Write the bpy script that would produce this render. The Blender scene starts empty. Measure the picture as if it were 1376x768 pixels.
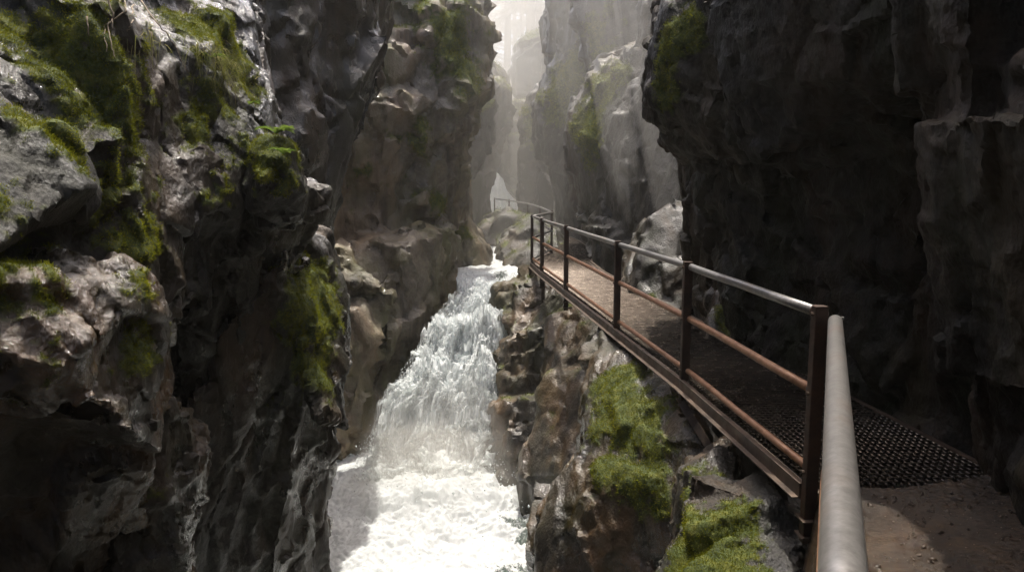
import bpy, bmesh, math, random
import numpy as np
from mathutils import Vector

random.seed(7)
RNG = np.random.default_rng(7)
C = bpy.context.scene.collection
SC = bpy.context.scene
R = math.radians

# ------------------------------------------------------------------ camera
F = 1000.0; CX, CY = 688.0, 384.0
PITCH = math.atan(138.0 / F)
CAMZ = 1.68
sp, cp = math.sin(PITCH), math.cos(PITCH)

def P(px, py, Y):
    """world point seen at a photo pixel, Y metres ahead"""
    dx = (px - CX) / F; dy = (CY - py) / F
    t = Y / (cp + dy * sp)
    return (dx * t, Y, CAMZ + (-sp + dy * cp) * t)

cam = bpy.data.cameras.new('camera'); co = bpy.data.objects.new('camera', cam); C.objects.link(co)
co.location = (0, 0, CAMZ); co.rotation_euler = (math.pi / 2 - PITCH, 0, 0)
cam.sensor_width = 36; cam.lens = F / 1376 * 36; cam.clip_start = 0.05; cam.clip_end = 600
SC.camera = co

# ------------------------------------------------------------------ noise
PERM = np.arange(256); np.random.default_rng(3).shuffle(PERM); PERM = np.concatenate([PERM] * 3).astype(np.int32)
GR = np.random.default_rng(4).normal(size=(256, 3)).astype(np.float32); GR /= np.linalg.norm(GR, axis=1)[:, None]
RV = np.random.default_rng(5).random((256, 7)).astype(np.float32)

def perlin(p):
    p = np.asarray(p, np.float32)
    i = np.floor(p).astype(np.int32); f = p - i; i &= 255
    u = f * f * f * (f * (f * 6 - 15) + 10)
    out = np.zeros(len(p), np.float32)
    for a in (0, 1):
        for b in (0, 1):
            for c in (0, 1):
                h = PERM[PERM[PERM[(i[:, 0] + a) & 255] + ((i[:, 1] + b) & 255)] + ((i[:, 2] + c) & 255)]
                g = GR[h]
                d = g[:, 0] * (f[:, 0] - a) + g[:, 1] * (f[:, 1] - b) + g[:, 2] * (f[:, 2] - c)
                w = (u[:, 0] if a else 1 - u[:, 0]) * (u[:, 1] if b else 1 - u[:, 1]) * (u[:, 2] if c else 1 - u[:, 2])
                out += w * d
    return out * 1.5

def fbm(p, octs=4, gain=.5, lac=2.03):
    s = np.zeros(len(p), np.float32); a = 1.0; q = np.asarray(p, np.float32).copy()
    for k in range(octs):
        s += a * perlin(q); a *= gain; q = q * lac + 17.3
    return s

def ridged(p, octs=4, gain=.5):
    s = np.zeros(len(p), np.float32); a = 1.0; q = np.asarray(p, np.float32).copy()
    for k in range(octs):
        s += a * (1 - np.abs(perlin(q)) * 2.2); a *= gain; q = q * 2.1 + 9.1
    return s

def facets(p, beta=34.0):
    """blocky fracture relief: softly blended random planes, plus distance to the cracks between them"""
    p = np.asarray(p, np.float32)
    i0 = np.floor(p).astype(np.int32)
    n = len(p); W = np.zeros(n, np.float32); H = np.zeros(n, np.float32)
    F1 = np.full(n, 9, np.float32); F2 = np.full(n, 9, np.float32)
    for a in (-1, 0, 1):
        for b in (-1, 0, 1):
            for c in (-1, 0, 1):
                i = i0 + np.array([a, b, c], np.int32)
                j = i & 255
                h = PERM[PERM[PERM[j[:, 0]] + j[:, 1]] + j[:, 2]]
                r = RV[h]
                d = p - (i + r[:, :3])
                d2 = (d * d).sum(1)
                w = np.exp(-beta * np.minimum(d2, 2.2))
                v = (r[:, 3] - .5) * .9 + (d * (r[:, 4:7] - .5)).sum(1) * 1.6
                W += w + 1e-30; H += w * v
                ds = np.sqrt(d2)
                F2 = np.minimum(F2, np.maximum(F1, ds)); F1 = np.minimum(F1, ds)
    return H / np.maximum(W, 1e-9), F2 - F1

def sstep(a, b, x):
    t = np.clip((x - a) / (b - a), 0, 1); return t * t * (3 - 2 * t)

# ------------------------------------------------------------------ node helpers
class NT:
    def __init__(s, name):
        s.m = bpy.data.materials.new(name); s.m.use_nodes = True
        s.t = s.m.node_tree; s.t.nodes.clear()
        s.out = s.n('ShaderNodeOutputMaterial')
    def n(s, typ, **kw):
        nd = s.t.nodes.new(typ)
        for k, v in kw.items(): setattr(nd, k, v)
        return nd
    def l(s, a, b): s.t.links.new(a, b)
    def val(s, sock, v):
        if isinstance(v, bpy.types.NodeSocket): s.l(v, sock)
        elif v is not None: sock.default_value = v
    def noise(s, vec, scale, detail=6, rough=.6, dist=0.0):
        nd = s.n('ShaderNodeTexNoise'); s.val(nd.inputs['Vector'], vec)
        nd.inputs['Scale'].default_value = scale; nd.inputs['Detail'].default_value = detail
        nd.inputs['Roughness'].default_value = rough; nd.inputs['Distortion'].default_value = dist
        return nd.outputs['Fac']
    def voro(s, vec, scale, feat='F1', rnd=1):
        nd = s.n('ShaderNodeTexVoronoi', feature=feat); s.val(nd.inputs['Vector'], vec)
        nd.inputs['Scale'].default_value = scale; nd.inputs['Randomness'].default_value = rnd
        return nd.outputs['Distance']
    def map(s, vec, scale=(1, 1, 1), rot=(0, 0, 0), loc=(0, 0, 0)):
        nd = s.n('ShaderNodeMapping'); s.l(vec, nd.inputs['Vector'])
        nd.inputs['Scale'].default_value = scale; nd.inputs['Rotation'].default_value = rot; nd.inputs['Location'].default_value = loc
        return nd.outputs['Vector']
    def ramp(s, fac, stops, interp='LINEAR'):
        nd = s.n('ShaderNodeValToRGB'); s.l(fac, nd.inputs['Fac']); cr = nd.color_ramp; cr.interpolation = interp
        while len(cr.elements) < len(stops): cr.elements.new(.5)
        for e, (p, c) in zip(cr.elements, stops):
            e.position = p; e.color = (c, c, c, 1) if isinstance(c, (int, float)) else (*c, 1)
        return nd.outputs['Color']
    def mix(s, fac, a, b, mode='MIX'):
        nd = s.n('ShaderNodeMix', data_type='RGBA', blend_type=mode)
        s.val(nd.inputs[0], fac)
        for k, v in ((6, a), (7, b)):
            if isinstance(v, tuple) and len(v) == 3: v = (*v, 1)
            s.val(nd.inputs[k], v)
        return nd.outputs[2]
    def math(s, op, a, b=None, clamp=False):
        nd = s.n('ShaderNodeMath', operation=op, use_clamp=clamp); s.val(nd.inputs[0], a)
        if b is not None: s.val(nd.inputs[1], b)
        return nd.outputs[0]
    def attr(s, name):
        return s.n('ShaderNodeAttribute', attribute_name=name).outputs['Fac']
    def bump(s, h, strength, dist, normal=None):
        nd = s.n('ShaderNodeBump'); nd.inputs['Strength'].default_value = strength; nd.inputs['Distance'].default_value = dist
        s.l(h, nd.inputs['Height'])
        if normal: s.l(normal, nd.inputs['Normal'])
        return nd.outputs['Normal']
    def princ(s, **kw):
        nd = s.n('ShaderNodeBsdfPrincipled')
        for k, v in kw.items():
            if isinstance(v, tuple) and len(v) == 3: v = (*v, 1)
            s.val(nd.inputs[k], v)
        return nd.outputs[0]
    def done(s, surf=None, vol=None):
        if surf: s.l(surf, s.out.inputs['Surface'])
        if vol: s.l(vol, s.out.inputs['Volume'])
        return s.m

def rock_mat(name, dark, mid, light, stain=(.16, .085, .035), stain_amt=.5, wet=.5, k=1.0, streak=.6, lichen=.4, spec=.32):
    dark, mid, light, stain = [(c[0], c[1] * 1.05, c[2] * .97) for c in (dark, mid, light, stain)]
    m = NT(name)
    vec = m.n('ShaderNodeTexCoord').outputs['Object']
    n1 = m.noise(vec, 1.1 * k, 10, .68, .4)
    col = m.ramp(n1, [(.30, dark), (.47, mid), (.60, mid), (.72, light)])
    n1b = m.noise(vec, 14 * k, 8, .7)
    col = m.mix(.75, col, m.ramp(n1b, [(.28, .35), (.5, .95), (.72, 1.6)]), 'MULTIPLY')
    # iron and clay stains
    st = m.ramp(m.noise(m.map(vec, (1, 1, .45), loc=(3, 1, 7)), .8 * k, 7, .62, .6), [(.48, 0), (.62, stain_amt)])
    col = m.mix(st, col, stain)
    # water run marks
    sk = m.ramp(m.noise(m.map(vec, (2.6, 2.6, .22)), 1.2 * k, 6, .6, .3), [(.5, 0), (.62, streak)])
    col = m.mix(sk, col, (dark[0] * .45, dark[1] * .45, dark[2] * .45))
    # thin film of algae
    al = m.ramp(m.noise(m.map(vec, (1, 1, .5), loc=(2, 8, 5)), .9 * k, 8, .68, .5), [(.47, 0), (.66, .6)])
    col = m.mix(al, col, (mid[0] * .85 + .006, mid[1] * 1.05 + .010, mid[2] * .55))
    # lichen
    li = m.ramp(m.noise(vec, 5 * k, 9, .75), [(.60, 0), (.66, lichen)])
    col = m.mix(li, col, (.27, .26, .22))
    # moss
    ms = m.attr('moss')
    mcol = m.ramp(m.noise(vec, 9, 8, .7), [(.30, (.012, .020, .004)), (.5, (.045, .060, .008)), (.68, (.115, .115, .014))])
    col = m.mix(ms, col, mcol)
    wetn = m.ramp(m.noise(m.map(vec, (1, 1, .5), loc=(9, 4, 2)), 1.3 * k, 7, .66), [(.42, 0), (.56, wet)])
    wetm = m.math('MULTIPLY', wetn, m.math('SUBTRACT', 1.0, ms), True)
    rough = m.math('SUBTRACT', .58, m.math('MULTIPLY', wetm, .38))
    rough = m.math('ADD', rough, m.math('MULTIPLY', ms, .3), True)
    h = m.math('ADD', m.math('MULTIPLY', m.noise(vec, 55 * k, 8, .75), .8), m.math('MULTIPLY', m.voro(m.map(vec, (1, 1, .6)), 48 * k), .45))
    h = m.math('ADD', h, m.math('MULTIPLY', m.noise(m.map(vec, (1, 1, .4)), 5 * k, 8, .65), 1.6))
    nrm = m.bump(h, .75, .018 / k)
    sh = m.princ(**{'Base Color': col, 'Roughness': rough, 'Normal': nrm, 'Coat Weight': wetm, 'Coat Roughness': .10, 'Coat Normal': nrm, 'Specular IOR Level': spec})
    return m.done(sh)

M = {}
M['wet'] = rock_mat('wet_dark_rock', (.005, .004, .003), (.014, .0105, .0072), (.038, .029, .019), wet=.85, stain=(.07, .036, .014), stain_amt=.55, lichen=.15, spec=.42)
M['brown'] = rock_mat('brown_wet_rock', (.006, .004, .0028), (.024, .016, .009), (.066, .045, .026), stain=(.10, .046, .012), stain_amt=.7, wet=1.0, spec=.5)
M['tan'] = rock_mat('tan_cliff_rock', (.024, .018, .014), (.14, .110, .084), (.34, .285, .225), stain=(.24, .155, .10), stain_amt=.65, wet=.6, k=.7, lichen=.5)
M['bank'] = rock_mat('bank_rock', (.012, .010, .007), (.045, .035, .025), (.13, .105, .075), stain=(.15, .08, .035), stain_amt=.5, wet=.8, k=.8, lichen=.4)
M['grey'] = rock_mat('grey_cliff_rock', (.010, .0085, .007), (.032, .027, .021), (.085, .074, .06), wet=.4, k=.6, stain=(.10, .06, .035), stain_amt=.4)
M['black'] = rock_mat('shaded_wet_rock', (.003, .0025, .002), (.0080, .0065, .0048), (.045, .035, .024), wet=.15, stain=(.06, .03, .014), stain_amt=.4, lichen=.1, spec=.18)  # wet black rock, with the shade of the right walls put into its colour

def moss_mat():
    m = NT('moss_blades')
    rnd = m.attr('tint')
    col = m.ramp(rnd, [(0, (.028, .034, .004)), (.35, (.11, .115, .007)), (.7, (.24, .225, .014)), (1, (.30, .23, .03))])
    d = m.n('ShaderNodeBsdfDiffuse'); m.l(col, d.inputs[0])
    t = m.n('ShaderNodeBsdfTranslucent'); m.l(m.mix(.5, col, (.20, .23, .02)), t.inputs[0])
    mx = m.n('ShaderNodeMixShader'); mx.inputs[0].default_value = .3; m.l(d.outputs[0], mx.inputs[1]); m.l(t.outputs[0], mx.inputs[2])
    return m.done(mx.outputs[0])
M['moss'] = moss_mat()

def leaf_mat(name, c1, c2):
    m = NT(name)
    vec = m.n('ShaderNodeTexCoord').outputs['Object']
    col = m.ramp(m.noise(vec, 7, 3, .6), [(.35, c1), (.65, c2)])
    d = m.n('ShaderNodeBsdfDiffuse'); m.l(col, d.inputs[0])
    t = m.n('ShaderNodeBsdfTranslucent'); m.l(col, t.inputs[0])
    mx = m.n('ShaderNodeMixShader'); mx.inputs[0].default_value = .45; m.l(d.outputs[0], mx.inputs[1]); m.l(t.outputs[0], mx.inputs[2])
    return m.done(mx.outputs[0])
M['fern'] = leaf_mat('fern_leaf', (.05, .09, .012), (.12, .17, .03))
M['grass'] = leaf_mat('grass_blade', (.09, .11, .025), (.25, .22, .10))
M['needle'] = leaf_mat('conifer_needles', (.010, .018, .006), (.028, .040, .012))

def simple(name, c1, c2, scale, rough, metal=0.0, bumpd=.002, rough2=None, stretch=(1, 1, 1)):
    m = NT(name)
    vec = m.map(m.n('ShaderNodeTexCoord').outputs['Object'], stretch)
    f = m.noise(vec, scale, 8, .68)
    col = m.ramp(f, [(.30, c1), (.68, c2)])
    fine = m.noise(vec, scale * 7, 6, .7)
    col = m.mix(.6, col, m.ramp(fine, [(.3, .55), (.7, 1.35)]), 'MULTIPLY')
    rg = m.ramp(m.noise(vec, scale * 1.7, 5, .6), [(.35, rough), (.65, rough2 if rough2 is not None else rough + .2)])
    return m.done(m.princ(**{'Base Color': col, 'Roughness': rg, 'Metallic': metal, 'Normal': m.bump(fine, .5, bumpd)}))
def galv():
    m = NT('weathered_galvanised_steel'); vec = m.n('ShaderNodeTexCoord').outputs['Object']
    n = m.noise(vec, 34, 6, .7); n2 = m.noise(vec, 2.2, 5, .6)
    col = m.ramp(n, [(.3, (.11, .105, .10)), (.7, (.22, .21, .20))])
    col = m.mix(m.ramp(n2, [(.52, 0), (.68, .5)]), col, (.16, .11, .075))
    return m.done(m.princ(**{'Base Color': col, 'Metallic': .55, 'Roughness': m.ramp(n2, [(.3, .33), (.7, .42)]), 'Normal': m.bump(n, .15, .0004)}))
M['galv'] = galv()
M['rust'] = simple('rusty_steel_pipe', (.14, .062, .030), (.36, .20, .115), 10, .42, .25, .0015, .6)
M['post'] = simple('dark_rusted_steel', (.018, .011, .008), (.072, .036, .022), 9, .42, .3, .002, .65)
M['beam'] = simple('dark_steel_beam', (.03, .022, .017), (.11, .075, .052), 7, .4, .4, .002, .6)
M['grate'] = simple('worn_steel_grating', (.065, .052, .042), (.17, .14, .112), 6, .15, .85, .0006, .32)
M['bark'] = simple('conifer_bark', (.02, .015, .012), (.06, .045, .033), 3, .9, 0, .01, None, (1, 1, .25))
M['root'] = simple('dry_roots', (.10, .075, .05), (.24, .19, .13), 12, .8)
M['dirt'] = simple('gravel_grit', (.07, .04, .025), (.17, .10, .065), 14, .35, 0, .01, .8)

# ------------------------------------------------------------------ object helpers
def setp(o, label=None, cat=None, group=None, kind=None):
    if label: o['label'] = label
    if cat: o['category'] = cat
    if group: o['group'] = group
    if kind: o['kind'] = kind
    return o

def new_obj(name, me, mat=None, parent=None):
    o = bpy.data.objects.new(name, me); C.objects.link(o)
    if mat: me.materials.append(mat)
    if parent: o.parent = parent; 
    return o

def mesh_np(name, verts, faces, smooth=True):
    """faces: (n,k) int array"""
    verts = np.asarray(verts, np.float32); faces = np.asarray(faces, np.int32)
    me = bpy.data.meshes.new(name)
    me.vertices.add(len(verts)); me.vertices.foreach_set('co', verts.ravel())
    n, k = faces.shape
    me.loops.add(n * k); me.loops.foreach_set('vertex_index', faces.ravel())
    me.polygons.add(n); me.polygons.foreach_set('loop_start', np.arange(0, n * k, k, dtype=np.int32))
    me.update(calc_edges=True); me.validate()
    if smooth: me.polygons.foreach_set('use_smooth', np.ones(len(me.polygons), bool))
    return me

def set_attr(me, name, vals):
    a = me.attributes.new(name, 'FLOAT', 'POINT'); a.data.foreach_set('value', np.asarray(vals, np.float32))

def vcos(me):
    a = np.empty(len(me.vertices) * 3, np.float32); me.vertices.foreach_get('co', a); return a.reshape(-1, 3)
def vnor(me):
    a = np.empty(len(me.vertices) * 3, np.float32); me.vertices.foreach_get('normal', a); return a.reshape(-1, 3)

ROCKS = []          # (name, world verts) for finding points on surfaces
def hit(px, py, rocks=None, tol=None):
    """point of the built rock surface that the photo pixel shows"""
    d = np.array(P(px, py, 1.0)) - np.array([0, 0, CAMZ]); d /= np.linalg.norm(d)
    best = None
    for o, v, n in (rocks or ROCKS):
        q = v - np.array([0, 0, CAMZ], np.float32)
        t = q @ d.astype(np.float32)
        perp = np.linalg.norm(q - t[:, None] * d, axis=1)
        ok = (perp < (tol or .012) * np.maximum(t, .5)) & (t > .5)
        if ok.any():
            k = np.where(ok)[0][np.argmin(t[ok])]
            if best is None or t[k] < best[0]: best = (t[k], v[k].copy(), n[k].copy())
    return best

def hull_bm(bm, pts):
    vs = [bm.verts.new(p) for p in pts]
    r = bmesh.ops.convex_hull(bm, input=vs)
    drop = [g for g in r['geom_interior'] if isinstance(g, bmesh.types.BMVert)]
    drop += [g for g in r['geom_unused'] if isinstance(g, bmesh.types.BMVert)]
    bmesh.ops.delete(bm, geom=list(set(drop)), context='VERTS')

def HP(pts, back):
    """front points (photo pixel + distance) and the same outline further back: a solid block"""
    out = [P(*p) for p in pts]
    out += [P(p[0], p[1], p[2] + back) for p in pts]
    return out

def cell_coords(w, size, elong, tilt):
    c, s = math.cos(tilt), math.sin(tilt)
    x = w[:, 0] * c + w[:, 2] * s; z = -w[:, 0] * s + w[:, 2] * c
    return np.stack([x / size, w[:, 1] / size, z / (size * elong)], 1)

def joint_blocks(bm, size, elong, tilt, density, rs):
    """angular joint-bounded blocks standing proud of the faces that look down the gorge"""
    bm.faces.ensure_lookup_table(); bm.normal_update()
    PN = np.array([f.normal[:] for f in bm.faces]); PD = np.array([f.normal.dot(f.verts[0].co) for f in bm.faces])
    fs = []; eye = Vector((0, 0, CAMZ))
    for f in bm.faces:
        c = f.calc_center_median()
        if f.normal.dot((eye - c).normalized()) < -.25: continue
        v = [l.vert.co.copy() for l in f.loops]
        for k in range(1, len(v) - 1):
            a = (v[k] - v[0]).cross(v[k + 1] - v[0]).length / 2
            if a > 1e-4: fs.append((a, v[0], v[k], v[k + 1], f.normal.copy()))
    tot = sum(f[0] for f in fs); n = min(420, int(tot / (size * size) * density))
    ar = np.cumsum([f[0] for f in fs]); out = []
    for k in range(n):
        f = fs[int(np.searchsorted(ar, rs.random() * ar[-1]))]
        a, b = rs.random(), rs.random()
        if a + b > 1: a, b = 1 - a, 1 - b
        p = f[1] + (f[2] - f[1]) * a + (f[3] - f[1]) * b
        q = p - eye; dep = q.y * cp - q.z * sp
        if dep < .3: continue
        px = CX + F * q.x / dep; py = CY - F * (q.y * sp + q.z * cp) / dep
        if not (-150 < px < 1530 and -250 < py < 900): continue
        sc = size * math.exp(rs.normal(0, .45))
        dim = np.array([sc * rs.uniform(.5, 1.0), sc * rs.uniform(.35, .7), sc * rs.uniform(.5, 1.0) * elong])
        yaw = math.atan2(f[4].y, f[4].x) + math.pi / 2 + rs.normal(0, .22)
        t = tilt + rs.normal(0, .12)
        X = np.array([math.cos(yaw), math.sin(yaw), 0]); Y = np.array([-math.sin(yaw), math.cos(yaw), 0]); Z = np.array([0, 0, 1.0])
        X, Z = X * math.cos(t) - Z * math.sin(t), X * math.sin(t) + Z * math.cos(t)
        t2 = rs.normal(0, .14); Y, Z = Y * math.cos(t2) + Z * math.sin(t2), -Y * math.sin(t2) + Z * math.cos(t2)
        nn = np.array(f[4]); r = abs(nn @ X) * dim[0] + abs(nn @ Y) * dim[1] + abs(nn @ Z) * dim[2]
        pr = min(sc, size * 1.5) * rs.uniform(.02, .34); c = np.array(p) - nn * (r - pr)
        pts = []
        for i in (-1, 1):
            for j in (-1, 1):
                for l in (-1, 1):
                    w = 1 + rs.uniform(-.22, .08, 3)
                    pts.append(c + X * i * dim[0] * w[0] + Y * j * dim[1] * w[1] + Z * l * dim[2] * w[2])
        pts = np.array(pts)
        for it in range(3):                     # keep the block within a hand's breadth of the parent outcrop
            for pn, pd in zip(PN, PD):
                ex = pts @ pn - pd - pr
                pts = pts - np.maximum(ex, 0)[:, None] * pn
        out.append([tuple(v) for v in pts])
    return out

def rock(name, label, cat, hulls, dist, mat, size=.6, amp=1.0, elong=1.6, tilt=.25, moss=None, patches=(), group=None,
         v0=None, smooth=0, blades=1.0, kind=None, crack=1.0, levels=0, rough=1.0, blocks=1.1, bsize=None, mthr=.40, seed=None):
    bm = bmesh.new()
    rs = np.random.default_rng(seed or sum(map(ord, name)))
    for h in hulls:
        hull_bm(bm, h)
        if blocks:
            b1 = bmesh.new(); hull_bm(b1, h); bmesh.ops.recalc_face_normals(b1, faces=b1.faces)
            for q in joint_blocks(b1, (bsize or size) * .95, elong, tilt, blocks, rs) + joint_blocks(b1, (bsize or size) * .40, elong, tilt, blocks * .25, rs):
                if len({tuple(round(x, 3) for x in v) for v in q}) > 5: hull_bm(bm, q)
            b1.free()
    me = bpy.data.meshes.new('tmp'); bm.to_mesh(me); bm.free()
    o = bpy.data.objects.new('tmp', me); C.objects.link(o)
    v0 = (v0 or .0175 * dist) * .24
    a = o.modifiers.new('a', 'REMESH'); a.mode = 'VOXEL'; a.voxel_size = v0
    if smooth:
        a = o.modifiers.new('b', 'SMOOTH'); a.factor = .5; a.iterations = smooth
    if levels: a = o.modifiers.new('c', 'SUBSURF'); a.levels = levels; a.render_levels = levels
    dg = bpy.context.evaluated_depsgraph_get()
    ev = o.evaluated_get(dg)
    m2 = bpy.data.meshes.new_from_object(ev)
    bpy.data.objects.remove(o); bpy.data.meshes.remove(me)
    w = vcos(m2); n = vnor(m2)
    # ---- relief
    wp = w + .07 * size * np.stack([fbm(w / size * 1.3 + 5, 3), fbm(w / size * 1.3 + 31, 3), fbm(w / size * 1.3 + 57, 3)], 1)
    h1, e1 = facets(cell_coords(wp, size * 1.6, elong, tilt))
    h2, e2 = facets(cell_coords(wp + 3.3, size * .62, elong * .8, tilt + .35))
    h3, e3 = facets(cell_coords(wp + 8.3, size * .30, 2.0, tilt + .1), 60)
    h4, e4 = facets(cell_coords(wp + 1.3, size * .10, .8, tilt + .8), 20)
    d = size * amp * (.22 * h1 + .20 * h2 + .085 * h3)
    # cracks only where a larger-scale mask opens them
    cm = sstep(-.15, .35, fbm(w / size * .7 + 41, 3)); cm2 = sstep(0, .4, fbm(w / size * 1.6 + 77, 3))
    d -= size * amp * crack * (.13 * (1 - sstep(0, .045, e1)) * cm + .075 * (1 - sstep(0, .06, e2)) * cm2)
    d += size * amp * .05 * fbm(w / size * .8 + 2, 3)
    d += rough * size * (.011 * h4 + .010 * fbm(w / (size * .13), 5, .6))
    w2 = w + n * d[:, None]
    m2.vertices.foreach_set('co', w2.astype(np.float32).ravel()); m2.update()
    n2 = vnor(m2)
    ms = np.zeros(len(w), np.float32)
    ent = [(name, w2, n2)]
    if moss is not None or patches:
        big = fbm(w2 * 2.3 / max(.5, size) , 4); fine = fbm(w2 * 11 / max(.6, size), 3)
        s = np.full(len(w), -1, np.float32)
        if moss is not None:
            s = np.maximum(s, moss + .55 * (n[:, 2] * .5 + n2[:, 2] * .5) + .45 * big + .15 * fine)
        for px, py, r, st in patches:
            b = hit(px, py, ent, .02)
            if b is None: continue
            q = 1 - np.linalg.norm(w2 - b[1], axis=1) / r
            s = np.maximum(s, q * 1.0 * st + .70 * big * (q > -.8) + .50 * fine + .40 * (n2[:, 2] - .1) - mthr)
        ms = sstep(-.06, .30, s)
        puff = sstep(.05, .5, s) * (1 + .5 * fbm(w2 * 9, 3))
        w2 = w2 + (n2 + np.array([0, 0, .3])) * (puff * .018 * min(1.3, size * 1.5))[:, None]
        w2 = w2.astype(np.float32)
        m2.vertices.foreach_set('co', w2.ravel()); m2.update(); n2 = vnor(m2)
    base = np.array([w2[:, 0].mean(), w2[:, 1].mean(), w2[:, 2].min()], np.float32)
    m2.vertices.foreach_set('co', (w2 - base).ravel()); m2.update()
    set_attr(m2, 'moss', ms)
    m2.polygons.foreach_set('use_smooth', np.ones(len(m2.polygons), bool))
    m2.set_sharp_from_angle(angle=R(38))
    m2.name = name
    ob = new_obj(name, m2, mat); ob.location = [float(x) for x in base]
    setp(ob, label, cat, group, kind or 'thing')
    ROCKS.append((ob, w2, n2))
    if ms.max() > .5 and blades > 0: grow_moss(ob, w2, n2, ms, base, dist, blades)
    return ob

def grow_moss(ob, w, n, ms, base, dist, dens):
    """a coat of short moss shoots on the mossy part of a rock"""
    view = np.array([0, 0, CAMZ], np.float32) - w
    vn = view / np.linalg.norm(view, axis=1)[:, None]
    rel = w - np.array([0, 0, CAMZ], np.float32)
    depth = rel[:, 1] * cp - rel[:, 2] * sp
    px = CX + F * rel[:, 0] / np.maximum(depth, .1); py = CY - F * (rel[:, 1] * sp + rel[:, 2] * cp) / np.maximum(depth, .1)
    ok = (ms > .12) & ((vn * n).sum(1) > -.25) & (px > -120) & (px < 1500) & (py > -120) & (py < 890) & (depth > .3)
    idx = np.where(ok & (RNG.random(len(ms)) < ms ** 1.3))[0]
    if len(idx) == 0: return
    per = max(1, int(round(11 * dens)))
    if len(idx) * per > 170000: per = max(1, 170000 // len(idx))
    idx = np.repeat(idx, per)
    N = len(idx)
    v0s = .0042 * dist
    p = w[idx] + RNG.normal(0, v0s * .45, (N, 3))
    L = (.003 + .0012 * dist) * RNG.uniform(.6, 1.6, N)
    wd = L * .22
    up = n[idx] * .8 + np.array([0, 0, .25]) + RNG.normal(0, .45, (N, 3))
    up /= np.linalg.norm(up, axis=1)[:, None]
    side = np.cross(up, RNG.normal(0, 1, (N, 3))); side /= np.linalg.norm(side, axis=1)[:, None]
    a = p - side * wd[:, None] - n[idx] * (L * .2)[:, None]; b = p + side * wd[:, None] - n[idx] * (L * .2)[:, None]
    c = p + up * L[:, None]
    V = np.stack([a, b, c], 1).reshape(-1, 3) - base
    Fc = np.arange(N * 3).reshape(-1, 3)
    me = mesh_np('moss', V, Fc, False)
    tint = np.clip(.42 + .28 * fbm(w[idx] * 2.2, 3) + .2 * fbm(w[idx] * 14, 2) + RNG.normal(0, .13, N) - .35 * (1 - ms[idx]), 0, 1)
    t3 = np.repeat(tint, 3); t3[0::3] *= .75; t3[1::3] *= .75
    set_attr(me, 'tint', t3)
    mo = new_obj('moss', me, M['moss'], ob); setp(mo, kind='stuff')

exec_rocks = True
# ------------------------------------------------------------------ the gorge walls and rocks
# left side
rock('mossy_cliff', 'near mossy cliff on the left with roots hanging over it and an overhanging nose', 'cliff', [
    HP([(-150, -170, 6.4), (150, -170, 7.6), (318, -60, 7.9), (335, 20, 7.2), (357, 110, 6.7), (376, 190, 6.4), (338, 290, 6.3), (245, 330, 5.3), (120, -20, 5.7), (240, 40, 6.4),
        (240, 230, 5.1), (100, 190, 4.2), (-150, 100, 3.3), (-150, 420, 2.9), (60, 400, 3.6), (225, 420, 4.8)], 2.0),
    HP([(95, 130, 4.25), (130, 80, 4.6), (190, 75, 4.9), (215, 110, 4.9), (205, 150, 4.7), (150, 190, 4.4), (100, 190, 4.2)], .8),
    HP([(20, 180, 3.7), (75, 160, 3.9), (140, 185, 4.1), (150, 260, 4.0), (110, 300, 3.8), (40, 280, 3.5)], .8),
    HP([(225, 215, 4.9), (270, 190, 5.2), (300, 215, 5.4), (290, 280, 5.2), (250, 300, 5.0)], .8),
    HP([(255, 70, 6.0), (300, 60, 6.3), (345, 95, 6.5), (350, 150, 6.4), (300, 150, 6.0), (262, 120, 5.8)], .8),
    HP([(335, 215, 5.6), (360, 180, 5.8), (393, 195, 5.7), (414, 262, 5.8), (406, 292, 5.9), (375, 300, 5.9), (340, 285, 5.7), (350, 240, 5.4)], 1.2),
    HP([(238, 320, 5.7), (330, 285, 6.1), (406, 300, 6.7), (398, 350, 6.8), (383, 380, 6.7), (330, 470, 6.4), (270, 565, 6.1), (240, 520, 5.8), (240, 420, 5.6)], 1.6)],
    4.6, M['wet'], size=.55, amp=0.6, moss=None, patches=[
        (130, 90, .55, 1.0), (160, 150, .45, 1.1), (110, 185, .30, 1.1), (185, 70, .35, 1.1), (100, 20, .55, 1.0), (170, 240, .35, 1), (190, 300, .4, .9),
        (290, 25, .55, 1.2), (330, 70, .5, 1.2), (320, 120, .4, 1.0), (355, 170, .40, 1.1), (280, 140, .3, 1.1), (395, 215, .22, 1.2), (405, 260, .22, 1.1),
        (20, 380, .5, .7), (215, 420, .3, .9), (200, 470, .25, .8), (310, 240, .35, .7), (375, 225, .22, .9), (15, 20, .3, .7)], blades=1.0, rough=0.8, blocks=0.6, mthr=.40, bsize=0.85, smooth=2)
rock('bulging_boulder', 'bulging brown boulder at lower left with a shiny wet top and black underside', 'boulder', [
    HP([(-150, 360, 2.8), (30, 385, 3.2), (110, 345, 3.7), (160, 345, 3.9), (215, 388, 4.3), (222, 440, 4.2), (212, 515, 4.0), (200, 555, 3.9), (160, 560, 3.5), (60, 480, 3.1), (-150, 470, 2.7)], 1.6),
    HP([(-150, 470, 3.2), (215, 530, 4.5), (190, 640, 4.6), (125, 768, 4.7), (100, 860, 4.7), (-150, 860, 3.6)], 1.2)],
    3.8, M['brown'], size=.5, amp=0.5, tilt=.8, moss=None, patches=[(215, 430, .22, .9), (205, 480, .2, 1.0), (20, 350, .4, .7), (60, 560, .2, .4)], rough=0.9, bsize=0.8, blocks=0.45, smooth=5)
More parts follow.
